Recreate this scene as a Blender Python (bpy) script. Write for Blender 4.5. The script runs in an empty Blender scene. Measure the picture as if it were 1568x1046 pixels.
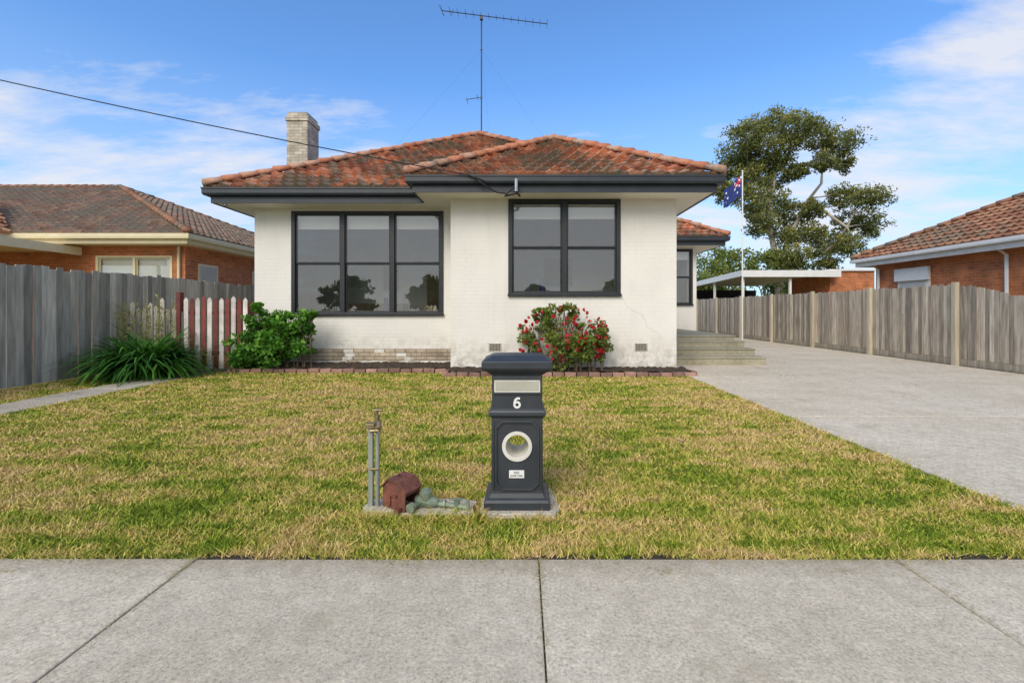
import bpy, bmesh, math, random
import numpy as np
from mathutils import Vector, Matrix
random.seed(7); np.random.seed(7)
R=random.random
def U(a,b): return random.uniform(a,b)
scene=bpy.context.scene
COL=scene.collection

# ---------------------------------------------------------------- materials
def newmat(name):
    m=bpy.data.materials.new(name); m.use_nodes=True
    nt=m.node_tree; nt.nodes.clear()
    out=nt.nodes.new('ShaderNodeOutputMaterial'); b=nt.nodes.new('ShaderNodeBsdfPrincipled')
    nt.links.new(b.outputs[0],out.inputs[0])
    return m,nt,b
def N(nt,t,**k):
    n=nt.nodes.new(t)
    for a,v in k.items(): setattr(n,a,v)
    return n
def ramp(nt,stops,interp='LINEAR'):
    r=N(nt,'ShaderNodeValToRGB'); r.color_ramp.interpolation=interp
    e=r.color_ramp.elements
    while len(e)<len(stops): e.new(.5)
    for i,(p,c) in enumerate(stops):
        e[i].position=p; e[i].color=(c[0],c[1],c[2],1) if not isinstance(c,(int,float)) else (c,c,c,1)
    return r
def coords(nt,stretch=(1,1,1)):
    tc=N(nt,'ShaderNodeTexCoord'); mp=N(nt,'ShaderNodeMapping'); mp.inputs['Scale'].default_value=stretch
    nt.links.new(tc.outputs['Object'],mp.inputs[0]); return mp.outputs[0]
def noise(nt,vec,scale,detail=4,rough=.55):
    n=N(nt,'ShaderNodeTexNoise'); n.inputs['Scale'].default_value=scale; n.inputs['Detail'].default_value=detail
    n.inputs['Roughness'].default_value=rough; nt.links.new(vec,n.inputs['Vector']); return n.outputs['Fac']
def mix(nt,fac,a,b,mode='MIX'):
    m=N(nt,'ShaderNodeMix',data_type='RGBA',blend_type=mode)
    for s,v in ((m.inputs[0],fac),(m.inputs[6],a),(m.inputs[7],b)):
        if isinstance(v,(int,float)): s.default_value=v
        elif isinstance(v,tuple): s.default_value=(v[0],v[1],v[2],1)
        else: nt.links.new(v,s)
    return m.outputs[2]
def math_(nt,op,a,b=0.0,clamp=False):
    m=N(nt,'ShaderNodeMath',operation=op,use_clamp=clamp)
    for s,v in ((m.inputs[0],a),(m.inputs[1],b)):
        if isinstance(v,(int,float)): s.default_value=v
        else: nt.links.new(v,s)
    return m.outputs[0]
def attr(nt,name='var'):
    a=N(nt,'ShaderNodeAttribute'); a.attribute_name=name; return a.outputs['Fac']
def bump(nt,b,h,strength=.4,dist=.01,prev=None):
    n=N(nt,'ShaderNodeBump'); n.inputs['Strength'].default_value=strength; n.inputs['Distance'].default_value=dist
    nt.links.new(h,n.inputs['Height'])
    if prev is not None: nt.links.new(prev,n.inputs['Normal'])
    nt.links.new(n.outputs[0],b.inputs['Normal']); return n.outputs[0]
def grey(nt,k):
    cc=N(nt,'ShaderNodeCombineColor')
    for i in range(3): nt.links.new(k,cc.inputs[i])
    return cc.outputs[0]
def nm(name,c1,c2,scale=5,rough=.7,bmp=.3,bdist=.005,bscale=None,stretch=(1,1,1),var=0.0,metal=0,spec=.5,detail=5):
    m,nt,b=newmat(name); v=coords(nt,stretch)
    f=noise(nt,v,scale,detail); r=ramp(nt,[(.3,c1),(.7,c2)]); nt.links.new(f,r.inputs[0]); c=r.outputs[0]
    if var:
        k=math_(nt,'ADD',math_(nt,'MULTIPLY',attr(nt),2*var),1-var); c=mix(nt,1.0,c,grey(nt,k),'MULTIPLY')
    nt.links.new(c,b.inputs['Base Color']); b.inputs['Roughness'].default_value=rough
    b.inputs['Metallic'].default_value=metal; b.inputs['Specular IOR Level'].default_value=spec
    if bmp: bump(nt,b,noise(nt,v,bscale or scale*4,4),bmp,bdist)
    return m

def wallvec(nt):
    tc=N(nt,'ShaderNodeTexCoord'); s=N(nt,'ShaderNodeSeparateXYZ'); nt.links.new(tc.outputs['Object'],s.inputs[0])
    c=N(nt,'ShaderNodeCombineXYZ'); nt.links.new(math_(nt,'ADD',s.outputs[0],s.outputs[1]),c.inputs[0]); nt.links.new(s.outputs[2],c.inputs[1])
    return c.outputs[0],tc.outputs['Object'],s.outputs[2]
def brickmat(name,ca,cb,mortar,bstr=.6,dist=.01,painted=None):
    m,nt,b=newmat(name); v,obj,z=wallvec(nt)
    br=N(nt,'ShaderNodeTexBrick'); nt.links.new(v,br.inputs['Vector'])
    br.inputs['Scale'].default_value=1; br.inputs['Brick Width'].default_value=.24; br.inputs['Row Height'].default_value=.086
    br.inputs['Mortar Size'].default_value=.006; br.inputs['Mortar Smooth'].default_value=.3
    br.inputs['Color1'].default_value=(*ca,1); br.inputs['Color2'].default_value=(*cb,1); br.inputs['Mortar'].default_value=(*mortar,1)
    if painted is None:
        n=noise(nt,obj,3,6); r=ramp(nt,[(.3,.65),(.7,1.15)]); nt.links.new(n,r.inputs[0])
        c=mix(nt,1.0,br.outputs['Color'],r.outputs[0],'MULTIPLY')
    else:
        n=noise(nt,obj,1.3,6); r=ramp(nt,[(.25,tuple(x*.91 for x in painted)),(.7,painted)]); nt.links.new(n,r.inputs[0])
        c=r.outputs[0]
        g=math_(nt,'SUBTRACT',0.85,z); g=math_(nt,'MULTIPLY',g,1.4,True)
        n2=noise(nt,obj,5,9,.72); r2=ramp(nt,[(.42,0.),(.66,1.)]); nt.links.new(n2,r2.inputs[0])
        g=math_(nt,'MULTIPLY',g,r2.outputs[0],True)
        c=mix(nt,g,c,(.35,.30,.22))
        sv=N(nt,'ShaderNodeMapping'); sv.inputs['Scale'].default_value=(3,3,.5); nt.links.new(obj,sv.inputs[0])
        n4=noise(nt,sv.outputs[0],1.2,7,.7); r4=ramp(nt,[(.5,0.),(.75,.26)]); nt.links.new(n4,r4.inputs[0])
        c=mix(nt,r4.outputs[0],c,(.55,.51,.43))
        n5=noise(nt,obj,24,4,.6); r5=ramp(nt,[(.66,0.),(.74,.35)]); nt.links.new(n5,r5.inputs[0]); c=mix(nt,r5.outputs[0],c,(.62,.57,.47))
        pm=noise(nt,obj,.9,3,.6); rp_=ramp(nt,[(.4,.02),(.65,.16)]); nt.links.new(pm,rp_.inputs[0])
        mo=math_(nt,'MULTIPLY',br.outputs['Fac'],rp_.outputs[0]); c=mix(nt,mo,c,(.42,.39,.33))
    nt.links.new(c,b.inputs['Base Color']); b.inputs['Roughness'].default_value=.75
    inv=math_(nt,'SUBTRACT',1.0,br.outputs['Fac']); p=bump(nt,b,inv,bstr,dist)
    bump(nt,b,noise(nt,obj,18,5),.4,.007,p)
    return m
M={}
M['wall']=brickmat('painted_brick',(.7,.7,.7),(.7,.7,.7),(.6,.6,.6),.34,.006,(.82,.785,.70))
M['obrick']=brickmat('orange_brick',(.66,.21,.065),(.48,.14,.04),(.45,.34,.24),.5,.008)
M['cbrick']=brickmat('peeled_brick',(.54,.44,.31),(.36,.28,.19),(.26,.22,.17),1,.015)
M['soffit']=nm('soffit_paint',(.84,.79,.66),(.88,.83,.71),3,.6,.1)
M['black']=nm('black_paint',(.018,.020,.022),(.026,.028,.030),6,.38,.1,.002)
M['gutter']=nm('charcoal_gutter',(.018,.024,.030),(.030,.038,.045),4,.4,.12,.003)
M['white']=nm('white_paint',(.74,.73,.68),(.83,.82,.78),4,.5,.1)
M['cream']=nm('cream_paint',(.68,.59,.36),(.76,.67,.45),4,.5,.1)
M['blind']=nm('roller_blind',(.78,.78,.74),(.84,.84,.80),2,.8,0)
M['room']=nm('room_wall',(.42,.43,.40),(.55,.55,.50),1.2,.9,0)
M['metal']=nm('galvanised_metal',(.35,.35,.35),(.5,.5,.5),12,.35,.1,metal=.8)
M['dmetal']=nm('dark_aerial_metal',(.05,.05,.055),(.09,.09,.09),12,.5,.1,metal=.4)
M['cable']=nm('cable',(.01,.01,.01),(.02,.02,.02),12,.6,0)
def glassmat():
    m=bpy.data.materials.new('window_glass'); m.use_nodes=True; nt=m.node_tree; nt.nodes.clear()
    out=N(nt,'ShaderNodeOutputMaterial'); mx=N(nt,'ShaderNodeMixShader'); t=N(nt,'ShaderNodeBsdfTransparent'); g=N(nt,'ShaderNodeBsdfGlossy')
    t.inputs[0].default_value=(.90,.92,.89,1); g.inputs['Roughness'].default_value=.015; g.inputs[0].default_value=(1,.97,.92,1)
    lw=N(nt,'ShaderNodeLayerWeight'); lw.inputs[0].default_value=.35
    f=math_(nt,'ADD',math_(nt,'MULTIPLY',lw.outputs['Fresnel'],.9),.15,True)
    nt.links.new(f,mx.inputs[0]); nt.links.new(t.outputs[0],mx.inputs[1]); nt.links.new(g.outputs[0],mx.inputs[2]); nt.links.new(mx.outputs[0],out.inputs[0])
    tc=coords(nt); bn=N(nt,'ShaderNodeBump'); bn.inputs['Strength'].default_value=.07; bn.inputs['Distance'].default_value=.02
    nt.links.new(noise(nt,tc,1.5,2),bn.inputs['Height']); nt.links.new(bn.outputs[0],g.inputs['Normal'])
    return m
M['glass']=glassmat()
def tilemat(name,cols,lich,amt):
    m,nt,b=newmat(name); v=coords(nt)
    r=ramp(nt,cols); nt.links.new(attr(nt),r.inputs[0]); c=r.outputs[0]
    n1=noise(nt,v,.9,4,.6); n2=noise(nt,v,9,6,.7)
    s=math_(nt,'ADD',math_(nt,'MULTIPLY',n1,.6),math_(nt,'MULTIPLY',n2,.4))
    s=math_(nt,'ADD',s,math_(nt,'MULTIPLY',attr(nt),.10))
    r2=ramp(nt,[(amt,0.),(amt+.09,.9)]); nt.links.new(s,r2.inputs[0])
    c=mix(nt,r2.outputs[0],c,lich)
    n3=noise(nt,v,40,4); r3=ramp(nt,[(.3,.62),(.7,1.25)]); nt.links.new(n3,r3.inputs[0])
    c=mix(nt,1.0,c,r3.outputs[0],'MULTIPLY')
    n4=noise(nt,v,22,5,.7); r4=ramp(nt,[(.60,0.),(.68,.55)]); nt.links.new(n4,r4.inputs[0]); c=mix(nt,r4.outputs[0],c,(.34,.31,.24))
    nt.links.new(c,b.inputs['Base Color']); b.inputs['Roughness'].default_value=.85; b.inputs['Specular IOR Level'].default_value=.25
    bump(nt,b,n3,.4,.006); return m
TC=[(0,(.22,.085,.05)),(.3,(.42,.15,.075)),(.55,(.56,.205,.10)),(.8,(.60,.29,.17)),(1,(.34,.20,.14))]
M['tile']=tilemat('terracotta_tile',TC,(.13,.112,.075),.500)
M['cap']=tilemat('ridge_cap',[(0,(.40,.15,.08)),(.5,(.58,.24,.13)),(1,(.52,.34,.24))],(.22,.2,.15),.58)
M['tileg']=tilemat('brown_tile',[(0,(.20,.12,.085)),(.5,(.33,.20,.135)),(1,(.40,.25,.16))],(.19,.165,.125),.50)
M['tiler']=tilemat('red_brown_tile',[(0,(.24,.11,.065)),(.5,(.38,.18,.10)),(1,(.44,.23,.13))],(.20,.16,.11),.54)
def concrete(name,c1,c2,dark,fs=60,con=1.0):
    m,nt,b=newmat(name); v=coords(nt)
    a=noise(nt,v,.9,6,.65); r=ramp(nt,[(.3,c1),(.7,c2)]); nt.links.new(a,r.inputs[0])
    f=noise(nt,v,fs,3,.75); r2=ramp(nt,[(.32,1-.60*con),(.44,1-.14*con),(.56,1+.08*con),(.70,1+.42*con)]); nt.links.new(f,r2.inputs[0])
    c=mix(nt,1.0,r.outputs[0],r2.outputs[0],'MULTIPLY')
    mid=noise(nt,v,11,5,.75); r5=ramp(nt,[(.35,.86),(.65,1.10)]); nt.links.new(mid,r5.inputs[0]); c=mix(nt,1.0,c,r5.outputs[0],'MULTIPLY')
    st=noise(nt,v,1.9,8,.72); r3=ramp(nt,[(.54,0.),(.66,.55)]); nt.links.new(st,r3.inputs[0])
    c=mix(nt,r3.outputs[0],c,dark)
    vo=N(nt,'ShaderNodeTexVoronoi'); vo.inputs['Scale'].default_value=50; nt.links.new(v,vo.inputs['Vector'])
    r4=ramp(nt,[(.14,1.),(.26,0.)]); nt.links.new(vo.outputs['Distance'],r4.inputs[0])
    sc=N(nt,'ShaderNodeSeparateColor'); nt.links.new(vo.outputs['Color'],sc.inputs[0])
    k=math_(nt,'MULTIPLY',r4.outputs[0],math_(nt,'GREATER_THAN',sc.outputs[0],.6))
    c=mix(nt,math_(nt,'MULTIPLY',k,.6*con),c,(.22,.19,.14))
    k=math_(nt,'MULTIPLY',r4.outputs[0],math_(nt,'GREATER_THAN',sc.outputs[1],.65))
    c=mix(nt,math_(nt,'MULTIPLY',k,.5*con),c,(.80,.72,.58))
    kk=math_(nt,'ADD',math_(nt,'MULTIPLY',attr(nt),.12),.94); c=mix(nt,1.0,c,grey(nt,kk),'MULTIPLY')
    if name=='footpath_concrete':
        # soil-stained margin beside the turf
        sp_=N(nt,'ShaderNodeSeparateXYZ'); nt.links.new(v,sp_.inputs[0])
        e_=math_(nt,'MULTIPLY',math_(nt,'SUBTRACT',sp_.outputs[1],2.20),4.5,True); e_=math_(nt,'MULTIPLY',e_,math_(nt,'MULTIPLY',st,1.0)); c=mix(nt,e_,c,(.24,.185,.11))
    nt.links.new(c,b.inputs['Base Color']); b.inputs['Roughness'].default_value=.95; b.inputs['Specular IOR Level'].default_value=.15
    bump(nt,b,f,.6,.006); return m
M['path']=concrete('footpath_concrete',(.54,.455,.325),(.68,.585,.435),(.44,.365,.25),66,.62)
M['drive']=concrete('driveway_concrete',(.56,.475,.345),(.67,.58,.44),(.44,.36,.25),45,.5)
M['step']=concrete('step_concrete',(.32,.29,.20),(.42,.385,.28),(.18,.16,.11),60,.7)
M['oldconc']=concrete('old_concrete',(.46,.40,.30),(.58,.51,.39),(.28,.24,.17),60)
def lawn(name,blade):
    m,nt,b=newmat(name); v=coords(nt,(1,1,0))
    n1=noise(nt,v,.5,4,.6); n2=noise(nt,v,3.2,6,.7); n3=noise(nt,coords(nt,(.8,3.0,0)),1.4,6,.7)
    s=math_(nt,'ADD',math_(nt,'ADD',math_(nt,'MULTIPLY',n1,.30),math_(nt,'MULTIPLY',n2,.34)),math_(nt,'MULTIPLY',n3,.36))
    if blade: s=math_(nt,'ADD',s,math_(nt,'MULTIPLY',math_(nt,'SUBTRACT',attr(nt),.5),.09))
    g1,g2,y1,y2=((.17,.25,.018),(.34,.39,.038),(.60,.48,.12),(.68,.48,.21)) if blade else ((.095,.12,.018),(.17,.175,.028),(.29,.22,.07),(.33,.23,.10))
    r=ramp(nt,[(.42,g1),(.472,g2),(.512,y1),(.575,y2)]); nt.links.new(s,r.inputs[0]); c=r.outputs[0]
    if blade:
        k=math_(nt,'ADD',math_(nt,'MULTIPLY',attr(nt),.7),.60); c=mix(nt,1.0,c,grey(nt,k),'MULTIPLY')
    else:
        f=noise(nt,v,60,4,.8); r2=ramp(nt,[(.3,.5),(.7,1.4)]); nt.links.new(f,r2.inputs[0]); c=mix(nt,1.0,c,r2.outputs[0],'MULTIPLY')
        bump(nt,b,f,.8,.02)
    nt.links.new(c,b.inputs['Base Color']); b.inputs['Roughness'].default_value=.7; b.inputs['Specular IOR Level'].default_value=.2
    return m
M['lawn']=lawn('lawn_ground',False); M['blade']=lawn('grass_blades',True)
M['straw']=nm('dry_clippings',(.30,.24,.09),(.48,.40,.17),30,.9,0,var=.4)
M['soil']=nm('mulch',(.030,.020,.013),(.09,.06,.038),14,.95,1,.03,60)
M['edge']=nm('edging_brick',(.22,.115,.08),(.40,.24,.18),5,.85,.6,.006,50,var=.35)
M['pale']=nm('weathered_paling',(.32,.29,.23),(.58,.53,.44),2.6,.9,.6,.006,14,(7,7,.7),var=.42,detail=8)
M['paleb']=nm('weathered_paling_brown',(.23,.19,.14),(.50,.435,.34),2.6,.9,.6,.006,14,(7,7,.7),var=.45,detail=8)
M['post']=nm('fence_post',(.40,.34,.23),(.56,.49,.36),3,.9,.5,.006,20,(5,5,.6),var=.15)
M['pickw']=nm('white_picket',(.48,.42,.36),(.80,.75,.69),5,.8,.4,.004,30,var=.25)
M['pickr']=nm('oxblood_picket',(.13,.035,.028),(.24,.06,.045),5,.8,.4,.004,30,var=.2)
M['bark']=nm('gum_bark',(.34,.30,.24),(.62,.56,.46),1.2,.9,.5,.02,6,(1,1,.4))
M['twig']=nm('twig',(.10,.075,.05),(.18,.13,.08),6,.9,.3)
def leafmat(name,stops):
    m,nt,b=newmat(name); r=ramp(nt,stops); nt.links.new(attr(nt),r.inputs[0])
    nt.links.new(r.outputs[0],b.inputs['Base Color']); b.inputs['Roughness'].default_value=.55; b.inputs['Specular IOR Level'].default_value=.3
    t=N(nt,'ShaderNodeBsdfTranslucent'); nt.links.new(r.outputs[0],t.inputs[0]); mx=N(nt,'ShaderNodeMixShader'); mx.inputs[0].default_value=.3
    o=[n for n in nt.nodes if n.type=='OUTPUT_MATERIAL'][0]
    nt.links.new(b.outputs[0],mx.inputs[1]); nt.links.new(t.outputs[0],mx.inputs[2]); nt.links.new(mx.outputs[0],o.inputs[0]); return m
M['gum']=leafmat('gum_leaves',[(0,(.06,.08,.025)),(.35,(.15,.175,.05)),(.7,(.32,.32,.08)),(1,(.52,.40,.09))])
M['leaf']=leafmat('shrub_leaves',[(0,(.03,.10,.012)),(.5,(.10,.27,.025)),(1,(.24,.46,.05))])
M['rosel']=leafmat('rose_leaves',[(0,(.06,.095,.015)),(.5,(.16,.22,.035)),(.85,(.26,.32,.06)),(1,(.38,.27,.09))])
M['strap']=leafmat('strap_leaves',[(0,(.02,.08,.012)),(.5,(.06,.20,.022)),(1,(.15,.34,.04))])
M['dull']=leafmat('dull_leaves',[(0,(.06,.09,.02)),(.5,(.15,.20,.04)),(1,(.28,.31,.06))])
M['weed']=leafmat('weed_leaves',[(0,(.20,.22,.05)),(1,(.50,.46,.16))])
M['rose']=leafmat('rose_petals',[(0,(.45,.01,.015)),(.7,(.74,.03,.05)),(1,(.85,.16,.20))])
M['mail']=nm('charcoal_plastic',(.030,.035,.040),(.045,.050,.055),8,.42,.12,.002,150)
M['offw']=nm('offwhite_plastic',(.62,.59,.50),(.72,.69,.60),6,.45,.05)
M['slot']=nm('slot_plate',(.40,.38,.30),(.48,.46,.37),6,.4,.05)
M['rust']=nm('rusty_iron',(.085,.032,.022),(.25,.085,.05),14,.7,.7,.004,60)
M['verd']=nm('green_brass',(.12,.19,.14),(.32,.34,.22),18,.55,.4,.003,metal=.3)
M['gpost']=nm('grey_green_post',(.20,.22,.18),(.35,.36,.29),8,.75,.5,.004,30,(3,3,.6))
M['brass']=nm('old_brass',(.22,.17,.09),(.38,.30,.17),20,.4,.2,metal=.7)
M['crack']=nm('crack_filler',(.46,.41,.32),(.60,.55,.46),12,.9,0)
M['vent']=nm('wall_vent',(.34,.30,.24),(.46,.42,.34),12,.9,.5)
M['fblue']=nm('flag_blue',(.012,.03,.16),(.018,.04,.2),3,.7,.1)
M['fred']=nm('flag_red',(.55,.02,.03),(.6,.03,.04),3,.7,.1)
M['chim']=brickmat('chimney_brick',(.64,.57,.44),(.44,.38,.29),(.34,.30,.24),.9,.014)
M['road']=nm('asphalt',(.045,.045,.047),(.065,.064,.063),30,.9,.5)
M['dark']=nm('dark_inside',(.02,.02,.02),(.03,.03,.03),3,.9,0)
M['text']=nm('sign_lettering',(.03,.03,.035),(.04,.04,.045),3,.6,0)

# ---------------------------------------------------------------- mesh builder
class MB:
    def __init__(s): s.v=[];s.f=[];s.m=[];s.a=[]
    def add(s,vs,fs,mat=0,var=None):
        o=len(s.v); s.v+= [tuple(p) for p in vs]
        va=R() if var is None else var
        for f in fs: s.f.append([i+o for i in f]); s.m.append(mat); s.a.append(va)
    def box(s,x0,x1,y0,y1,z0,z1,mat=0,var=None,mtx=None):
        vs=[Vector(p) for p in((x0,y0,z0),(x1,y0,z0),(x1,y1,z0),(x0,y1,z0),(x0,y0,z1),(x1,y0,z1),(x1,y1,z1),(x0,y1,z1))]
        if mtx: vs=[mtx@p for p in vs]
        s.add(vs,[(0,3,2,1),(4,5,6,7),(0,1,5,4),(1,2,6,5),(2,3,7,6),(3,0,4,7)],mat,var)
    def loft(s,rings,mat=0,var=None,caps=True):
        n=len(rings[0]); vs=[p for r in rings for p in r]; fs=[]
        for k in range(len(rings)-1):
            for i in range(n):
                j=(i+1)%n; fs.append((k*n+i,k*n+j,(k+1)*n+j,(k+1)*n+i))
        if caps: fs.append(tuple(range(n))[::-1]); fs.append(tuple((len(rings)-1)*n+i for i in range(n)))
        s.add(vs,fs,mat,var)
    def tube(s,pts,rad,n=8,mat=0,var=None):
        pts=[Vector(p) for p in pts]
        if isinstance(rad,(int,float)): rad=[rad]*len(pts)
        rings=[]
        for i,p in enumerate(pts):
            d=(pts[min(i+1,len(pts)-1)]-pts[max(i-1,0)]).normalized()
            a=d.cross(Vector((0,0,1)) if abs(d.z)<.9 else Vector((0,1,0))).normalized(); b=d.cross(a)
            rings.append([p+(a*math.cos(t)+b*math.sin(t))*rad[i] for t in [2*math.pi*k/n for k in range(n)]])
        s.loft(rings,mat,var)
    def prism(s,poly,y0,y1,mat=0,var=None):
        s.loft([[(x,y0,z) for x,z in poly],[(x,y1,z) for x,z in poly]],mat,var)
    def sweep(s,path,prof,mat=0):
        P=[Vector(p) for p in path]; rings=[]
        for i,p in enumerate(P):
            ns=[]
            if i>0: d=(P[i]-P[i-1]).normalized(); ns.append(Vector((d.y,-d.x)))
            if i<len(P)-1: d=(P[i+1]-P[i]).normalized(); ns.append(Vector((d.y,-d.x)))
            m=ns[0] if len(ns)==1 else (ns[0]+ns[1])/(1+ns[0].dot(ns[1]))
            rings.append([(p.x+m.x*o,p.y+m.y*o,z) for o,z in prof])
        s.loft(rings,mat)
    def build(s,name,mats,parent=None,smooth=False,bevel=0,fixn=True):
        me=bpy.data.meshes.new(name); me.from_pydata(s.v,[],s.f)
        for m in mats: me.materials.append(M[m])
        me.polygons.foreach_set('material_index',s.m)
        at=me.attributes.new('var','FLOAT','FACE'); at.data.foreach_set('value',s.a)
        if fixn and len(s.f)<60000:
            bm=bmesh.new(); bm.from_mesh(me); bmesh.ops.recalc_face_normals(bm,faces=bm.faces); bm.to_mesh(me); bm.free()
        if smooth: me.polygons.foreach_set('use_smooth',[True]*len(me.polygons))
        me.update(); ob=bpy.data.objects.new(name,me); COL.objects.link(ob)
        if bevel:
            b=ob.modifiers.new('bevel','BEVEL'); b.width=bevel; b.segments=2; b.limit_method='ANGLE'
        if parent: setpar(ob,parent)
        return ob
def setpar(ob,par):
    ob.parent=par; ob.matrix_parent_inverse=Matrix.Translation(-Vector(par.location))
def empty(name,loc=(0,0,0)):
    e=bpy.data.objects.new(name,None); e.location=loc; e.empty_display_size=.3; COL.objects.link(e); return e

# ---------------------------------------------------------------- roofs
def tile_plane(name,poly,mat,parent,tw=.27,tl=.33,nu=6):
    P=[Vector(p) for p in poly]; u=(P[1]-P[0]).normalized()
    n=None
    for q in P[2:]:
        c=u.cross(q-P[0])
        if c.length>1e-3: n=c.normalized(); break
    w=n.cross(u).normalized()
    us=[(p-P[0]).dot(u) for p in P]; vs=[(p-P[0]).dot(w) for p in P]
    u0,u1,v1=min(us),max(us),max(vs)
    bm=bmesh.new(); lay=bm.faces.layers.float.new('var')
    nt=int((u1-u0)/tw)+2; nc=int(v1/tl)+1
    prof=[.0,.022,.055,.022,.0,.010,.0]
    def pr(i): return prof[(i%nu)]
    for k in range(nc):
        a=k*tl; b=(k+1)*tl; jit=[U(-.008,.008) for _ in range(nt+1)]
        off=(tw/2 if k%2 else 0)
        rows=[]
        for (vv,hh,pp) in ((a,-.03,0),(a,.062,1),(b+.012,-.006,1)):
            row=[]
            for i in range(nt*nu+1):
                t=i//nu
                row.append(bm.verts.new(P[0]+u*(u0-tw+off+i*tw/nu)+w*vv+n*(hh+pr(i)*pp*1.0+(jit[min(t,nt)] if pp else 0))))
            rows.append(row)
        vals=[R() for _ in range(nt+1)]
        for r in range(2):
            for i in range(nt*nu):
                f=bm.faces.new((rows[r][i],rows[r][i+1],rows[r+1][i+1],rows[r+1][i])); f[lay]=vals[i//nu]
    m=len(P)
    for i in range(m):
        a,b=P[i],P[(i+1)%m]; d=(b-a)
        if d.length<1e-4: continue
        nn=d.cross(n).normalized()
        if i==0: continue
        bmesh.ops.bisect_plane(bm,geom=bm.verts[:]+bm.edges[:]+bm.faces[:],plane_co=a,plane_no=nn,clear_outer=True)
    me=bpy.data.meshes.new(name); bm.to_mesh(me); bm.free(); me.materials.append(M[mat])
    ob=bpy.data.objects.new(name,me); COL.objects.link(ob); setpar(ob,parent); return ob
def caps(mb,p0,p1,r=.125,L=.36,mat=0):
    p0,p1=Vector(p0),Vector(p1); D=p1-p0; n=max(1,int(D.length/L)); d=D.normalized(); side=d.cross(Vector((0,0,1))).normalized(); up=side.cross(d).normalized()
    for k in range(n):
        a=p0+D*(k/n); b=p0+D*((k+1)/n)+d*.03
        rr=r*U(.93,1.07); rings=[]
        for q,sc in ((a,1.18),(b,.86)):
            rings.append([q+up*(.035+U(-.010,.010))+(side*math.cos(t)*rr+up*math.sin(t)*rr*.85)*sc for t in [math.pi*j/7-.15*(1 if j==0 else -1 if j==7 else 0) for j in range(8)]])
        mb.loft(rings,mat,R())

# ================================================================ MAIN HOUSE
H=empty('white_brick_house',(-1.5,14,0))
ZS=3.66; ZE=3.95; S=.589
w=MB()
def wall_open(mb,x0,x1,y0,y1,z0,z1,ox0,ox1,oz0,oz1):
    mb.box(x0,ox0,y0,y1,z0,z1); mb.box(ox1,x1,y0,y1,z0,z1); mb.box(ox0,ox1,y0,y1,z0,oz0)
    if oz1<z1: mb.box(ox0,ox1,y0,y1,oz1,z1)
wall_open(w,-1.515,3.25,9.6,9.85,0,ZS+.02,-.30,2.07,1.62,ZS+.02)
wall_open(w,-6.18,-1.515,10.5,10.75,0,ZS+.02,-5.33,-1.82,1.20,3.60)
w.box(-1.515,-1.265,9.85,10.5,0,ZS+.02)
w.box(3.0,3.25,9.85,17.0,0,ZS+.02)
w.box(-6.18,-5.93,10.75,21.7,0,ZS+.02)
wall_open(w,3.25,6.5,17.0,17.25,0,ZS+.02,4.7,6.36,1.5,3.6)
w.box(6.25,6.5,17.25,23.4,0,ZS+.02)
w.box(-5.93,6.25,23.15,23.4,0,ZS+.02)
w.build('walls',['wall'],H)
f=MB()
for row in range(4):
    x=-5.05+(.12 if row%2 else 0)+U(0,.1); z=.08+row*.086
    while x<-1.6:
        x2=min(x+.238,-1.53)
        p_=[.25,.6,.8,.95][row]
        f.box(x,x2-.010,10.488-U(0,.006),10.5,z+U(-.002,.002),z+.076,0 if R()<p_ else 1); x=x2
f.box(-5.1,-1.53,10.494,10.5,.05,.43,0)
f.build('exposed_brick_course',['cbrick','wall'],H,bevel=.004)
s=MB(); e=[(-6.76,22.3),(-6.76,9.88),(-2.17,9.88),(-2.17,8.98),(3.83,8.98),(3.83,16.33),(7.27,16.33),(7.27,24),( -6.76,24)]
s.add([(x,y,ZS) for x,y in e],[tuple(range(len(e)))]); s.build('soffit',['soffit'],H,fixn=False)
g=MB()
path=[(-6.88,24),(-6.88,9.75),(-2.29,9.75),(-2.29,8.85),(3.96,8.85),(3.96,16.2),(7.4,16.2),(7.4,24)]
g.sweep(path,[(-.15,3.64),(-.12,3.64),(-.12,3.79),(-.02,3.79),(0,3.83),(0,3.91),(.012,3.92),(.012,3.95),(-.012,3.95),(-.02,3.90),(-.15,3.90)])
g.build('gutter_and_fascia',['gutter'],H)
F=(-1.46,15.17,ZE+S*5.42); B=(-1.46,17.0,ZE+S*5.42); A1=(.835,11.975,ZE+S*3.125); A2=(.835,12.875,ZE+S*3.125)
tile_plane('roof_front_slope',[(-6.83,9.80,ZE),(3.91,9.80,ZE),F],'tile',H)
tile_plane('roof_left_slope',[(-6.83,22.4,ZE),(-6.83,9.80,ZE),F,B],'tile',H)
tile_plane('roof_wing_front_slope',[(-2.24,8.90,ZE),(3.91,8.90,ZE),A1],'tile',H)
tile_plane('roof_wing_left_slope',[(-2.24,9.80,ZE),(-2.24,8.90,ZE),A1,A2],'tile',H)
tile_plane('roof_wing_right_slope',[(3.91,8.90,ZE),(3.91,12.875,ZE),A2,A1],'tile',H)
tile_plane('roof_right_slope',[(3.91,12.875,ZE),(3.91,22.4,ZE),B,F,A2],'tile',H)
tile_plane('roof_back_slope',[(3.91,22.4,ZE),(-6.83,22.4,ZE),B],'tile',H)
W1=(4.85,18.75,ZE+S*2.5)
tile_plane('roof_rear_wing_front',[(3.3,16.25,ZE),(7.35,16.25,ZE),W1,(3.3,18.75,ZE+S*2.5)],'tile',H)
tile_plane('roof_rear_wing_right',[(7.35,16.25,ZE),(7.35,24,ZE),(4.85,21.5,ZE+S*2.5),W1],'tile',H)
c=MB()
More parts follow.
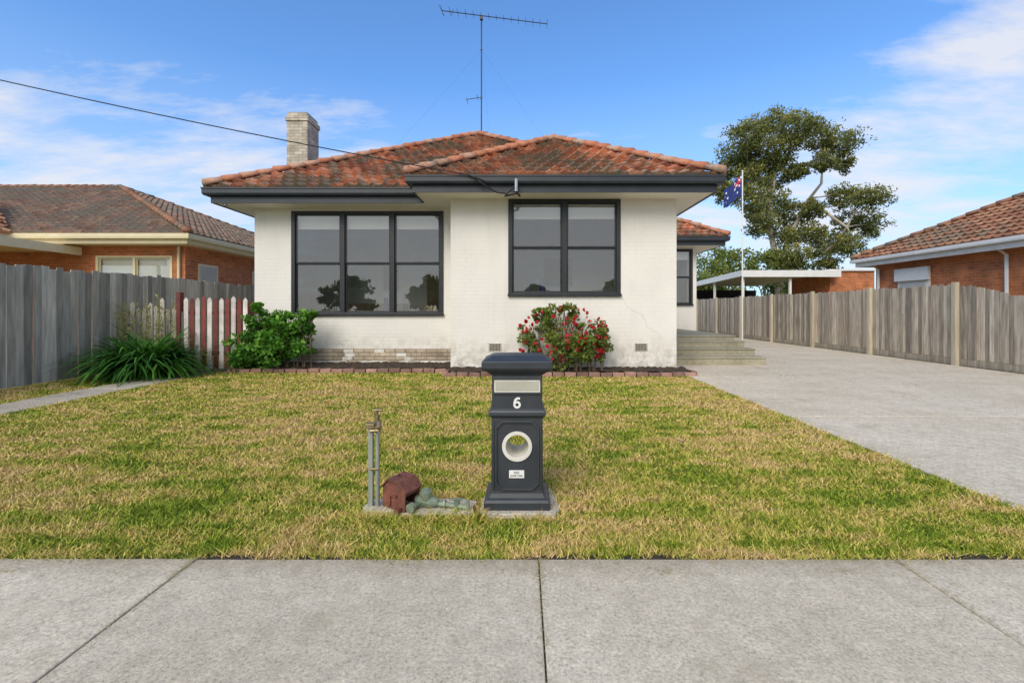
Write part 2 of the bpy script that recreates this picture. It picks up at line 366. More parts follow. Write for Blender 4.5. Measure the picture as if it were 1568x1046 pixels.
caps(c,(-6.83,9.80,ZE+.03),F); caps(c,F,B); caps(c,(-2.24,8.90,ZE+.03),A1); caps(c,(3.91,8.90,ZE+.03),A1); caps(c,A1,A2); caps(c,A2,F)
caps(c,(7.35,16.25,ZE+.03),W1); caps(c,W1,(3.3,18.75,ZE+S*2.5))
c.build('ridge_caps',['cap'],H,smooth=True)
c=MB(); cx0,cx1,cy0,cy1=-6.74,-6.14,13.0,13.72
c.box(cx0,cx1,cy0,cy1,0,6.72); c.box(cx0-.03,cx1+.03,cy0-.03,cy1+.03,6.72,6.86); c.box(cx0+.02,cx1-.02,cy0+.02,cy1-.02,6.86,6.98,0)
c.build('chimney',['chim'],H,bevel=.01)
def window(name,x0,x1,y,z0,z1,cols,parent,blind=.30,room=True,frame='black',tr=True,fw=.085,mw=.1,blindmat='blind'):
    fr=MB(); gl=MB(); bl=MB(); yo=y-.02
    fr.box(x0,x0+fw,yo,y+.09,z0,z1); fr.box(x1-fw,x1,yo,y+.09,z0,z1)
    fr.box(x0+fw,x1-fw,yo,y+.09,z1-fw*.8,z1-.001); fr.box(x0+fw,x1-fw,yo,y+.09,z0,z0+fw*.8)
    fr.box(x0-.01,x1+.01,y-.06,y-.021,z0-.015,z0+.05)
    ix0,ix1,iz0,iz1=x0+fw,x1-fw,z0+fw*.8,z1-fw*.8; cw=(ix1-ix0-mw*(cols-1))/cols; zm=(iz0+iz1)/2
    for k in range(cols):
        a=ix0+k*(cw+mw); b=a+cw
        if k<cols-1: fr.box(b,b+mw,yo,y+.09,iz0,iz1)
        t=.035
        for (s0,s1,dy) in (((zm,iz1,.02),(iz0,zm-.002,.045)) if tr else ((iz0,iz1,.03),)):
            fr.box(a,a+t,y+dy,y+dy+.03,s0,s1);fr.box(b-t,b,y+dy,y+dy+.03,s0,s1)
            fr.box(a+t,b-t,y+dy,y+dy+.03,s1-t,s1);fr.box(a+t,b-t,y+dy,y+dy+.03,s0,s0+t)
            gl.add([(a+t,y+dy+.015,s0+t),(b-t,y+dy+.015,s0+t),(b-t,y+dy+.015,s1-t),(a+t,y+dy+.015,s1-t)],[(0,1,2,3)])
        bb_=blind+U(-.02,.02)
        bl.box(a+.02,b-.02,y+.10,y+.105,iz1-bb_,iz1+.03); bl.box(a+.02,b-.02,y+.097,y+.11,iz1-bb_-.02,iz1-bb_)
    fr.build(name+'_frame',[frame],parent,bevel=.004); gl.build(name+'_glass',['glass'],parent,fixn=False); bl.build(name+'_blinds',[blindmat],parent)
window('left_window',-5.33,-1.82,10.5,1.20,3.60,3,H)
window('right_window',-.30,2.07,9.6,1.62,3.655,2,H)
window('rear_window',4.7,6.36,17.0,1.5,3.6,2,H)
r=MB()
def room(mb,x0,x1,y0,y1,z0,z1):
    vs=[(x0,y0,z0),(x1,y0,z0),(x1,y1,z0),(x0,y1,z0),(x0,y0,z1),(x1,y0,z1),(x1,y1,z1),(x0,y1,z1)]
    mb.add(vs,[(0,1,2,3),(4,7,6,5),(1,5,6,2),(2,6,7,3),(3,7,4,0)])
room(r,-5.92,-1.53,10.76,13.2,.6,3.64); room(r,-1.25,2.98,9.86,12.2,.6,3.64); room(r,3.3,6.24,17.26,20,.6,3.64)
r.build('rooms',['room'],H,fixn=False)
r=MB()
r.box(-4.9,-3.2,12.2,12.8,.6,1.5); r.box(-4.0,-3.6,13.12,13.18,1.9,2.6); r.box(.6,1.3,12.1,12.18,2.0,2.7); r.box(-.9,-.3,11.4,11.9,.6,2.3); r.box(-2.6,-2.0,12.4,12.9,.6,2.4)
r.build('furniture',['twig'],H)
it=MB(); it.box(-2.35,-2.05,10.86,11.0,1.3,1.42,0); it.tube([(-3.3,11.0,1.2),(-3.3,11.0,1.62)],[.07,.05],10,1); it.tube([(.45,10.2,1.5),(.45,10.2,2.05)],[.12,.03],10,1)
it.build('sill_items',['brass','fblue'],H)
v=MB()
for cx in (-.62+.04,2.50):
    v.box(cx-.13,cx+.13,9.585,9.6,.46,.62)
    for i in range(7):
        for j in range(3): v.box(cx-.105+i*.032,cx-.085+i*.032,9.582,9.5855,.48+j*.045,.51+j*.045,1)
v.build('wall_vents',['vent','dark'],H)
ck=MB()
def crack(pts,y,wd=.0035):
    P=[]
    for a,b in zip(pts[:-1],pts[1:]):
        n=6
        for k in range(n): t=k/n; P.append((a[0]+(b[0]-a[0])*t+U(-.02,.02),a[1]+(b[1]-a[1])*t+U(-.016,.016)))
    P.append(pts[-1])
    for a,b in zip(P[:-1],P[1:]):
        d=Vector((b[0]-a[0],b[1]-a[1])).normalized(); q=(-d.y*wd*U(.4,1),d.x*wd*U(.4,1))
        ck.add([(a[0]-q[0],y-.002,a[1]-q[1]),(b[0]-q[0],y-.002,b[1]-q[1]),(b[0]+q[0],y-.002,b[1]+q[1]),(a[0]+q[0],y-.002,a[1]+q[1])],[(0,1,2,3)])
crack([(2.07,1.60),(2.25,1.35),(2.55,1.2),(2.62,.98),(2.9,.8),(2.98,.5),(3.05,.2)],9.6)
crack([(1.5,.35),(1.95,.28),(2.2,.1)],9.6); crack([(2.5,.46),(2.35,.2),(2.38,.05)],9.6)
crack([(-1.4,.35),(-1.2,.22),(-.9,.2)],9.6)
ck.build('wall_cracks',['crack'],H,fixn=False)
b=MB(); b.tube([(-.9,8.83,3.86),(-.78,8.75,3.76),(-.62,8.83,3.66),(-.5,8.9,3.62),(-.3,8.85,3.58),(-.18,8.84,3.70),(-.1,8.86,3.76)],.016,6); b.tube([(-.12,8.83,3.62),(-.12,8.83,3.86)],.035,8,1); b.tube([(-.35,8.9,3.55),(-.1,8.9,3.60),(-.05,9.2,3.62)],.02,6)
b.tube([(-1.05,8.80,3.93),(-.7,8.80,3.80)],.018,6); b.build('cable_bracket',['cable','metal'],H)
pv=MB()
pv.tube([(-6.5,9.95,3.6),(-6.5,9.95,3.68)],.04,8); pv.build('soffit_light',['metal'],H)
st=MB()
st.box(3.26,5.78,10.8,11.2,0,.17); st.box(3.26,5.72,11.2,11.6,0,.34); st.box(3.26,5.66,11.6,12.0,0,.50); st.box(3.26,5.6,12.0,16.98,0,.62)
for (x1,y,z) in ((5.80,10.78,.17),(5.74,11.18,.34),(5.68,11.58,.50),(5.62,11.98,.62)): st.box(3.26,x1,y,y+.42 if z<.6 else 16.9,z+.002,z+.03,0)
so=st.build('porch_steps',['step'],None,bevel=.008)

# ---------------------------------------------------------------- aerial
an=MB(); Y=15.2
an.tube([(-1.37,Y,6.9),(-1.37,Y,11.1)],.022,8)
an.tube([(-2.6,Y-.5,10.98),(.85,Y+.5,11.18)],.014,6)
for i in range(15):
    t=i/14; p=Vector((-2.6,Y-.5,10.98)).lerp(Vector((.85,Y+.5,11.18)),t); L=.10+.12*abs(.5-t); 
    an.tube([p+Vector((0,-L*1.6,0)),p+Vector((0,L*1.6,0.0))],.006,4)
    an.tube([p+Vector((0,0,-.03)),p+Vector((0,0,.035))],.007,4)
an.tube([(-2.7,Y-.5,11.17),(-2.52,Y-.5,10.80)],.008,4); an.tube([(-2.3,Y-.4,10.9),(-2.25,Y-.4,11.1)],.008,4)
an.tube([(-1.37,Y,8.42),(-1.85,Y-.1,8.30)],.012,5); an.tube([(-1.85,Y-.2,8.30),(-1.85,Y+.2,8.30)],.008,4); an.tube([(-1.5,Y-.2,8.42),(-1.5,Y+.2,8.42)],.008,4)
an.box(-1.40,-1.34,Y-.03,Y+.03,8.38,8.46); an.box(-1.40,-1.34,Y-.03,Y+.03,10.0,10.06); an.box(-1.42,-1.32,Y-.05,Y+.05,11.0,11.12)
for q in ((-4.2,13.4,5.6),(1.5,13.8,5.3),(-1.2,18,6.9)): an.tube([(-1.37,Y,10.0),q],.0015,3)
an.build('tv_antenna',['dmetal'])
pc=MB(); a=Vector((-18.4,8,7.65)); bb=Vector((-1.05,8.80,3.93)); pts=[]
for i in range(31):
    t=i/30; p=a.lerp(bb,t); p.z-=.35*4*t*(1-t)*.6; pts.append(p)
pc.tube(pts,.011,5); pc.build('power_cable',['cable'])

# ================================================================ GROUND
gm=MB(); gm.add([(-400,-200,0),(400,-200,0),(400,700,0),(-400,700,0)],[(0,1,2,3)]); gm.build('ground',['lawn'],fixn=False)
rd=MB(); rd.add([(-200,-9,.004),(200,-9,.004),(200,-2.5,.004),(-200,-2.5,.004)],[(0,1,2,3)]); rd.build('road',['road'],fixn=False)
kb=MB(); kb.box(-200,200,-2.5,-2.3,0,.12); kb.build('kerb',['drive'])
fp=MB(); xs=[-1.71+1.83*k+ (0 if k!=1 else -.035) for k in range(-6,8)]
for a,b in zip(xs[:-1],xs[1:]): fp.box(a+.0035,b-.0035,.85,2.385,-.05,.018+U(-.002,.002))
fp.box(xs[0],xs[-1],.86,2.375,-.05,.006,1,)
fp.build('footpath',['path','soil'],bevel=.005)
dv=MB(); ys=[2.45,5.6,9.0,12.3,15.8,19.3,22.8,27]
for a,b in zip(ys[:-1],ys[1:]):
    for x0,x1 in ((3.27,6.9),(6.9,10.22)):
        dv.box(x0+(.004 if x0>4 else 0),x1-.004,a+.004,b-.004,-.05,.016+U(-.002,.002))
dv.box(3.3,10.2,2.46,26.9,-.05,.006,1)
dv.build('driveway',['drive','soil'],bevel=.005)
hc=MB()
def gcrack(pts,z,wd=.003):
    P=[]
    for a,b in zip(pts[:-1],pts[1:]):
        L=math.dist(a,b); n=max(3,int(L/.06))
        for k in range(n): t=k/n; P.append((a[0]+(b[0]-a[0])*t+U(-.012,.012),a[1]+(b[1]-a[1])*t+U(-.012,.012)))
    P.append(pts[-1])
    for a,b in zip(P[:-1],P[1:]):
        d=Vector((b[0]-a[0],b[1]-a[1])).normalized(); q=(-d.y*wd*U(.3,1),d.x*wd*U(.3,1))
        hc.add([(a[0]-q[0],a[1]-q[1],z),(b[0]-q[0],b[1]-q[1],z),(b[0]+q[0],b[1]+q[1],z),(a[0]+q[0],a[1]+q[1],z)],[(0,1,2,3)])
gcrack([(3.3,8.3),(4.6,7.9),(5.7,8.3),(6.9,7.8)],.0225); gcrack([(7.0,6.4),(8.2,6.9),(9.1,6.6),(10.2,7.1)],.0225); gcrack([(5.0,12.2),(5.4,11.0),(5.2,9.1)],.0225)
gcrack([(-6.2,.9),(-5.6,1.6),(-5.9,2.38)],.0245,.002)
hc.build('paving_cracks',['soil'],fixn=False)
lp=MB()
for k in range(7): lp.box(-7.28+U(-.03,.03),-6.55+U(-.03,.03),2.45+k*1.03,2.45+(k+1)*1.03-.02,-.05,.012+U(-.003,.004))
lp.build('garden_path',['oldconc'],bevel=.01)
gb=MB()
def bed(x0,x1,y0,y1):
    nx=int((x1-x0)/.06); ny=int((y1-y0)/.06); vs=[];fs=[]
    for j in range(ny+1):
        for i in range(nx+1): vs.append((x0+(x1-x0)*i/nx,y0+(y1-y0)*j/ny,.06+.04*j/ny+U(0,.045)))
    for j in range(ny):
        for i in range(nx): q=j*(nx+1)+i; fs.append((q,q+1,q+nx+2,q+nx+1))
    gb.add(vs,fs)
bed(-6.15,-1.5,9.65,10.52); bed(-1.5,3.4,9.12,9.62)
gb.build('garden_bed',['soil'],fixn=False)
dm=MB(); n=160; vs=[]
for i in range(n+1):
    x=-6.5+9.76*i/n; vs+=[(x,2.382,.0045),(x,2.43+.02*math.sin(x*3.1)+U(-.008,.02),.0045)]
dm.add(vs,[(2*i,2*i+2,2*i+3,2*i+1) for i in range(n)]); dm.build('soil_strip',['soil'],fixn=False)
ed=MB()
def edging(x0,y0,x1,y1):
    d=Vector((x1-x0,y1-y0)); L=d.length; n=int(L/.235); ang=math.atan2(d.y,d.x)
    for k in range(n):
        c=Vector((x0,y0))+d*((k+.5)/n)
        mt=Matrix.Translation((c.x,c.y,.045+U(-.008,.008)))@Matrix.Rotation(ang+U(-.05,.05),4,'Z')@Matrix.Rotation(U(-.06,.06),4,'X')@Matrix.Rotation(U(-.03,.03),4,'Y')
        ed.box(-.110,.110,-.055,.055,-.045,.038,0,None,mt)
edging(-6.2,9.6,-1.6,9.6); edging(-1.55,9.55,-1.55,9.05); edging(-1.55,9.05,3.45,9.05); edging(3.45,9.1,3.45,9.6)
ed.build('brick_edging',['edge'],bevel=.008)

def trimesh(name,v,mat,var):
    n=len(v); me=bpy.data.meshes.new(name); me.vertices.add(3*n); me.vertices.foreach_set('co',v.reshape(-1))
    me.loops.add(3*n); me.loops.foreach_set('vertex_index',np.arange(3*n)); me.polygons.add(n)
    me.polygons.foreach_set('loop_start',np.arange(0,3*n,3)); me.polygons.foreach_set('loop_total',np.full(n,3))
    me.update(calc_edges=True); me.materials.append(M[mat])
    at=me.attributes.new('var','FLOAT','FACE'); at.data.foreach_set('value',var)
    ob=bpy.data.objects.new(name,me); COL.objects.link(ob)
def grass():
    n1=350000; n2=60000
    Yb=np.exp(np.random.uniform(math.log(2.36),math.log(9.6),n1)); Xb=np.random.uniform(-1.3,1.3,n1)*Yb
    Yc=np.random.uniform(2.36,9.6,n2); Xc=np.random.uniform(-8.6,3.3,n2)
    X=np.concatenate([Xb,Xc]); Yy=np.concatenate([Yb,Yc])
    edge=2.405+.03*np.sin(X*3.1)+.02*np.sin(X*11)+.012*np.sin(X*37)+np.random.uniform(-.05,.03,len(X))
    ok=(X>-8.6)&(X<3.26+.03*np.sin(Yy*5)+.02*np.sin(Yy*13)+np.random.uniform(-.05,.06,len(X)))&(Yy>edge)
    ok&=~((X>-7.24+np.random.uniform(-.06,.04,len(X)))&(X<-6.60+np.random.uniform(-.04,.06,len(X))))
    ok&=~((X>-1.62)&(Yy>8.965)); ok&=~((X>-6.2)&(Yy>9.51))
    ok&=~((X>-1.04)&(X<-.30)&(Yy>2.90)&(Yy<3.13)); ok&=~((X>-.23)&(X<.22)&(Yy>2.86)&(Yy<3.2))
    X=X[ok];Yy=Yy[ok]; n=len(X)
    near_edge=np.exp(-((X-3.26)/.12)**2)+np.exp(-((Yy-2.42)/.06)**2)*.5
    near_pad=np.exp(-((np.maximum(0,np.abs(X+.4)-.62)/.06)**2))*np.exp(-((np.maximum(0,np.abs(Yy-3.02)-.16)/.06)**2))
    tuft=.5+.5*np.sin(X*7.3+2*np.sin(Yy*5.1))*np.sin(Yy*8.7+1.5*np.sin(X*4.3))
    h=np.random.uniform(.012,.030,n)*(.75+.6*tuft)*(1+.9*near_pad+.5*near_edge); tall=np.random.rand(n)<.012; h[tall]*=1.8
    wd=np.random.uniform(.0022,.0042,n)*(.55+Yy*.28)
    ang=np.random.uniform(0,2*math.pi,n); la=np.random.uniform(0,2*math.pi,n); lean=h*np.random.uniform(.2,1.9,n)
    dx,dy=np.cos(ang)*wd,np.sin(ang)*wd
    v=np.empty((n,3,3)); v[:,0]=np.stack([X-dx,Yy-dy,np.zeros(n)],1); v[:,1]=np.stack([X+dx,Yy+dy,np.zeros(n)],1)
    v[:,2]=np.stack([X+np.cos(la)*lean,Yy+np.sin(la)*lean,h],1)
    trimesh('lawn_grass',v,'blade',np.random.rand(n))
    m=3600; X=np.random.uniform(-4,3.3,m); Yy=2.37-np.random.exponential(.07,m); 
    k=700; X[:k]=3.30+np.random.exponential(.10,k); Yy[:k]=np.random.uniform(2.6,8.8,k)
    k2=900; X[k:k+k2]=np.random.choice([-1.71,.085,1.95],k2)+np.random.normal(0,.012,k2); Yy[k:k+k2]=2.38-np.random.exponential(.35,k2)
    c2=300; X[k+k2:k+k2+c2]=np.random.choice([.75,1.6,-2.6],c2)+np.random.normal(0,.07,c2); Yy[k+k2:k+k2+c2]=2.27+np.random.normal(0,.02,c2)
    Yy=np.maximum(Yy,.9); a=np.random.uniform(0,2*math.pi,m); L=np.random.uniform(.006,.022,m); w_=np.random.uniform(.0008,.0018,m); z=np.full(m,.0235)
    v=np.empty((m,3,3)); c_,s_=np.cos(a),np.sin(a)
    v[:,0]=np.stack([X-s_*w_,Yy+c_*w_,z],1); v[:,1]=np.stack([X+s_*w_,Yy-c_*w_,z],1); v[:,2]=np.stack([X+c_*L,Yy+s_*L,z+np.random.uniform(0,.004,m)],1)
    trimesh('grass_clippings',v,'straw',np.random.rand(m))
grass()

# ================================================================ FENCES
def fence_y(name,X,y0,y1,top,mat,side=1,posts=None,pw=.1,rake=None,z0=.02,plinth=True,jt=.02):
    mb=MB(); y=y0
    while y<y1:
        wd=pw*U(.92,1.08); zt=(top(y) if callable(top) else top)+U(-jt,jt); t=U(-.009,.009)
        yb=y+wd-U(.003,.014)
        mb.box(X+t,X+t+.016,y,yb,z0+(.16 if plinth else 0),zt); y+=wd
    tp=lambda yy: top(yy) if callable(top) else top
    if plinth: mb.box(X-.012,X+.02,y0,y1,z0,z0+.15,0,.4)
    if posts:
        for yy in posts: mb.box(X-.10,X-.004,yy-.055,yy+.055,0,tp(yy+.1)+.05,1)
        ps=sorted(posts)
        for a,b in zip(ps[:-1],ps[1:]):
            for zz in (.45,1.5): mb.loft([[(X+.02,a,zz),(X+.06,a,zz),(X+.06,a,zz+.07),(X+.02,a,zz+.07)],[(X+.02,b,zz),(X+.06,b,zz),(X+.06,b,zz+.07),(X+.02,b,zz+.07)]],0)
    return mb.build(name,[mat,'post'],bevel=.003)
def rt(y):
    if y<10.72: return 1.93-(10.72-y)*.24 if y>8.0 else 1.28
    return 1.93
fence_y('paling_fence',10.32,5.3,27,rt,'paleb',posts=[5.35,8.05]+[10.8+2.66*k for k in range(7)],jt=.028)
fence_y('paling_fence',-8.62,4.5,20,lambda y:2.10+.02*math.sin(y*1.3)+.012*math.sin(y*4.1),'pale',pw=.135,plinth=False,jt=.03)
rb=MB(); x=6.6
while x<10.3: rb.box(x,x+.095,27.0,27.016,.02,1.9+U(-.02,.02)); x+=.1
rb.build('rear_paling_fence',['paleb'],bevel=.003)
pk=MB(); x=-8.45; k=0
while x<-5.95:
    red=(k%2==0); z=1.60+U(-.03,.03)
    mat=2 if x<-7.35 else (1 if red else 0)
    if mat==2: z=1.45+U(-.15,.15)
    wd=.095
    pk.prism([(x,.06),(x+wd,.06),(x+wd,z-.06),(x+wd/2,z),(x,z-.06)],9.80+U(-.004,.004),9.82,mat); x+=.128; k+=1
pk.box(-8.5,-5.95,9.825,9.86,.35,.43,1); pk.box(-8.5,-5.95,9.825,9.86,1.22,1.30,1); pk.box(-7.42,-7.34,9.75,9.87,0,1.7,1); pk.box(-6.2,-6.19,9.8,10.5,0,1.5,1)
pk.build('picket_gate',['pickw','pickr','pale'],bevel=.003)

# ================================================================ FOLIAGE
def rdir():
    z=U(-1,1); t=U(0,2*math.pi); r=math.sqrt(1-z*z); return Vector((r*math.cos(t),r*math.sin(t),z))
def leafat(mb,p,size,asp,mat,var,d=None):
    d=d or rdir(); a=d.cross(rdir()); 
    if a.length<1e-3: a=Vector((1,0,0))
    a.normalize(); L=size*U(.7,1.3); W=L*asp; n=d.cross(a).normalized()
    mb.add([p-d*L*.5,p+a*W*.5+n*W*.12,p+d*L*.5,p-a*W*.5+n*W*.12],[(0,1,2,3)],mat,min(1,max(0,var)))
def clump(mb,c,r,n,size,asp,mat,base=.5,flat=.8,spread=.25,shell=.5):
    c=Vector(c)
    subs=[(c+Vector((d.x,d.y,d.z*flat))*r*U(.4,.95),U(.28,.5)*r,U(-.15,.15)) for d in [rdir() for _ in range(max(4,n//45))]]
    for i in range(n):
        s=random.choice(subs); d=rdir(); q=s[0]+Vector((d.x,d.y,d.z*.75))*s[1]*(R()**(1-shell*.8))
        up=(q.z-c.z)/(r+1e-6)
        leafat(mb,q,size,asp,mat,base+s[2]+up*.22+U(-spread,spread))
GY=35; K=GY/697
pts=[(1150,205,28),(1185,191,27),(1222,195,27),(1254,210,22),(1284,220,28),(1128,235,27),(1163,242,30),(1200,228,26),(1114,262,22),(1152,272,27),(1262,248,16),(1290,252,14),(1192,268,22),(1106,294,16),(1140,302,22),(1180,310,23),(1212,330,22),(1248,320,18),(1290,303,22),(1327,308,25),(1332,342,23),(1296,340,18),(1240,360,22),(1272,372,24),(1302,375,20),(1200,362,20),(1215,393,20),(1170,345,20),(1158,326,18),(1262,398,20),(1185,395,17),(1222,262,15)]
gt=MB(); cl=[]
for (px,py,r) in pts:
    yy=GY+U(-2.6,2.6); cl.append((Vector(((px-800)*yy/697,yy,1.32-(py-475)*yy/697)),r*K*1.06))
base=Vector((19.7,35,0)); fork=Vector((19.6,35,4.6))
gt.tube([base,(19.8,35,2.3),fork],[.42,.34,.30],10,0)
hubs=[Vector(((px-800)*K,GY+o,1.32-(py-475)*K)) for px,py,o in ((1175,300,-.6),(1150,255,.5),(1205,240,0),(1250,300,.8),(1290,350,-.5),(1225,375,.3),(1262,255,.2),(1130,300,.4))]
par={0:fork,1:hubs[0],2:hubs[0],3:fork,4:hubs[3],5:fork,6:hubs[3],7:hubs[0]}
rad={0:.20,1:.13,2:.13,3:.17,4:.11,5:.12,6:.10,7:.09}
for i,h in enumerate(hubs):
    a=par[i]; mid=a.lerp(h,.5)+Vector((U(-.4,.4),U(-.4,.4),U(-.2,.4)))
    gt.tube([a,mid,h],[rad[i]*1.2,rad[i],rad[i]*.7],7,0)
for c,r in cl:
    h=min(hubs,key=lambda q:(q-c).length); mid=h.lerp(c,.5)+Vector((U(-.3,.3),U(-.3,.3),U(-.1,.3)))
    gt.tube([h,mid,c],[.075,.05,.025],5,0)
    for _ in range(3): gt.tube([mid,c+rdir()*r*.6],[.035,.012],4,0)
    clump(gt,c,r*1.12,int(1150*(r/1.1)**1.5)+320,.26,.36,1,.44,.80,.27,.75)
gt.build('gum_tree',['bark','gum'],fixn=False)
def bush(name,cs,n,size,asp,mat,base=.45,stems=True,spread=.25,fl=None):
    mb=MB()
    for (x,y,z,r) in cs:
        clump(mb,(x,y,z),r,n,size,asp,1,base,.9,spread)
        if stems:
            for _ in range(3): mb.tube([(x+U(-.1,.1)*r,y,0.02),(x+U(-.3,.3)*r,y+U(-.2,.2)*r,z*.6),(x+U(-.6,.6)*r,y+U(-.4,.4)*r,z+.4*r)],[.03*max(r,.4),.02*max(r,.4),.008],5,0)
    if fl: fl(mb)
    mats=['twig',mat]+(['rose'] if fl else [])
    return mb.build(name,mats,fixn=False)
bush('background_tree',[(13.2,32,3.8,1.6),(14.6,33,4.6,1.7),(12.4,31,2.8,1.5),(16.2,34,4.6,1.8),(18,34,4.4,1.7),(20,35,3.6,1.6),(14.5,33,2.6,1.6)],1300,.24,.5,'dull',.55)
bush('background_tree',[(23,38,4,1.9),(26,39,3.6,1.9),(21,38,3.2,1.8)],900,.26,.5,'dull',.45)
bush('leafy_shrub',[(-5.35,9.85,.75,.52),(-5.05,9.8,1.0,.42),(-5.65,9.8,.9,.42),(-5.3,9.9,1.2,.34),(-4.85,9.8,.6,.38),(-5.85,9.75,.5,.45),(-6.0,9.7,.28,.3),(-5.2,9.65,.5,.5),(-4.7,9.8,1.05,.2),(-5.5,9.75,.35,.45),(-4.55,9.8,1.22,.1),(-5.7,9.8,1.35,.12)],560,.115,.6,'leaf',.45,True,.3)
def roses(mb):
    for _ in range(115):
        d=rdir(); d.y=-abs(d.y)*U(.4,1) ; q=Vector((.80+d.x*.95,9.2+d.y*.48,.78+d.z*.62))
        if q.z<.3 or (R()<.35 and q.x<.6 and q.z>.8): q.z=U(.5,1.1); q.x=U(.8,1.6) 
        va=U(.1,.9); sc=U(.7,1.15)
        for k in range(11):
            dd=rdir(); leafat(mb,q+dd*.026*sc,.054*sc,.9,2,va+U(-.25,.25),dd.cross(rdir()).normalized())
bush('rose_bush',[(.75,9.25,.75,.45),(.35,9.25,.85,.42),(1.15,9.25,.8,.45),(.7,9.3,1.15,.36),(.15,9.25,.6,.36),(1.45,9.2,.7,.36),(.55,9.2,.45,.38),(1.1,9.2,.42,.38),(1.6,9.25,.85,.27),(.95,9.3,1.35,.24),(.35,9.3,1.28,.22),(.8,9.15,.6,.45),(1.35,9.2,.45,.32)],420,.075,.6,'rosel',.5,True,.3,roses)
ag=MB()
for i in range(950):
    cx,cy=-7.45+U(-.34,.34),9.0+U(-.25,.25); th=U(0,2*math.pi); L=U(.95,1.5); e=U(.85,1.5); dr=U(.15,.33); wd=U(.019,.032); p=Vector((cx,cy,.02))
    L1=[];seg=8
    for k in range(seg+1):
        t=k/seg; W=wd*(1-t**3*.95); sd=Vector((-math.sin(th),math.cos(th),0))*W
        L1.append((p-sd,p+sd)); e-=dr*7/8; p=p+Vector((math.cos(th)*math.cos(e),math.sin(th)*math.cos(e),math.sin(e)))*L/seg
        p.z=max(p.z,.02)
    vs=[q for a in L1 for q in a]; ag.add(vs,[(2*k,2*k+1,2*k+3,2*k+2) for k in range(seg)],0,R()*.85)
ag.build('agapanthus_plant',['strap'],fixn=False)
wdm=MB()
for i in range(40):
    x,y=-7.85+U(-.65,.5),9.55+U(-.12,.15); h=U(1.1,1.75); l=Vector((U(-.15,.15),U(-.1,.1),h)); wdm.tube([(x,y,0),(x+l.x*.4,y+l.y*.4,h*.55),Vector((x,y,0))+l],[.006,.005,.003],4,0,R())
    for k in range(12): q=Vector((x,y,0))+l*U(.45,1); leafat(wdm,q+rdir()*.05,.08,.3,0,R())
wdm.build('tall_weeds',['weed'],fixn=False)
mb=MB()
for (cx,cy,n,h) in ((5.2,8.98,8,.03),(10.1,9.3,20,.08),(10.15,11.9,14,.06),(6.9,7.9,6,.02),(-5.0,9.75,30,.16),(-4.1,9.75,24,.16),(-3.0,9.8,16,.12),(10.1,14.6,16,.08),(6.9,5.2,8,.02)):
    for _ in range(n): p=Vector((cx+U(-.25,.25)*.6,cy+U(-.03,.03),.02+U(0,h))); leafat(mb,p,.035,.35,0,R(),(rdir()+Vector((0,0,1.3))).normalized())
mb.build('small_weeds',['dull'],fixn=False)
for (x,y,h,r) in ((-9,-24,3.0,1.9),(1.5,-26,2.4,1.6),(9,-24,2.6,1.9),(-18,-26,3.2,2.2),(16,-25,3.0,2.0)):
    bush('street_tree',[(x,y,h,r),(x+r*.7,y+1,h*.75,r*.7),(x-r*.7,y,h*.8,r*.7),(x,y,h*1.25,r*.6)],700,.5,.6,'dull',.4)

# ================================================================ NEIGHBOURS
L=empty('brick_house',(-16,18,0))
w=MB(); wall_open(w,-24,-10.0,13.5,13.75,0,3.22,-12.65,-10.38,.9,2.93); w.box(-10.25,-10.0,13.75,25.5,0,3.22); w.box(-24,-23.8,13.75,25.5,0,3.22)
w.box(-24,-17.5,10.5,13.5,0,3.22)
w.build('walls',['obrick'],L)
s=MB(); s.add([(x,y,3.22) for x,y in ((-25,12.9),(-9.5,12.9),(-9.5,26),(-25,26))],[(0,1,2,3)]); s.build('soffit',['cream'],L,fixn=False)
g=MB(); g.sweep([(-30,12.8),(-9.4,12.8),(-9.4,26)],[(-.15,3.20),(-.12,3.20),(-.12,3.34),(0,3.34),(.01,3.40),(.01,3.48),(-.15,3.48)]); g.build('gutter',['cream'],L)
AP=(-17,19.3,6.5)
tile_plane('roof_front_slope',[(-30,12.83,3.46),(-9.43,12.83,3.46),AP,(-30,19.3,6.5)],'tileg',L,nu=6)
tile_plane('roof_right_slope',[(-9.43,12.83,3.46),(-9.43,26,3.46),AP],'tileg',L)
c=MB(); caps(c,(-9.43,12.83,3.5),AP,.11); caps(c,AP,(-30,19.3,6.5),.11); caps(c,(-9.43,26,3.5),AP,.11)
c.build('ridge_caps',['tiler'],L,smooth=True)
tile_plane('roof_wing_slope',[(-14.4,10.0,3.46),(-14.4,12.8,3.46),(-18.4,15.6,5.6),(-18.4,12.5,5.6)],'tiler',L)
window('front_window',-12.65,-10.38,13.5,.9,2.93,2,L,blind=1.2,frame='cream',tr=False,fw=.07,mw=.07)
r=MB(); room(r,-13.5,-10.3,13.8,16,.3,3.2); r.build('rooms',['dark'],L,fixn=False)
sw=MB()
for y in (14.0,16.8): sw.box(-9.99,-9.96,y,y+.9,1.2,2.75,0); sw.box(-9.96,-9.95,y+.07,y+.83,1.27,2.68,1)
sw.build('side_windows',['cream','room'],L)
pr=MB(); pr.box(-17,-13.05,10.6,13.3,3.02,3.14,0); pr.box(-17,-12.95,10.5,10.58,2.93,3.16,0); pr.box(-13.05,-12.97,10.58,13.4,2.93,3.16,0); pr.tube([(-13.1,10.7,0),(-13.1,10.7,3.0)],.05,8,0); pr.tube([(-10.15,13.44,0),(-10.15,13.44,3.2)],.04,8,0); pr.tube([(-13.2,12.9,3.36),(-13.2,13.1,3.15),(-13.2,13.4,3.0)],.045,8,0)
pr.build('porch_roof',['cream'],L)

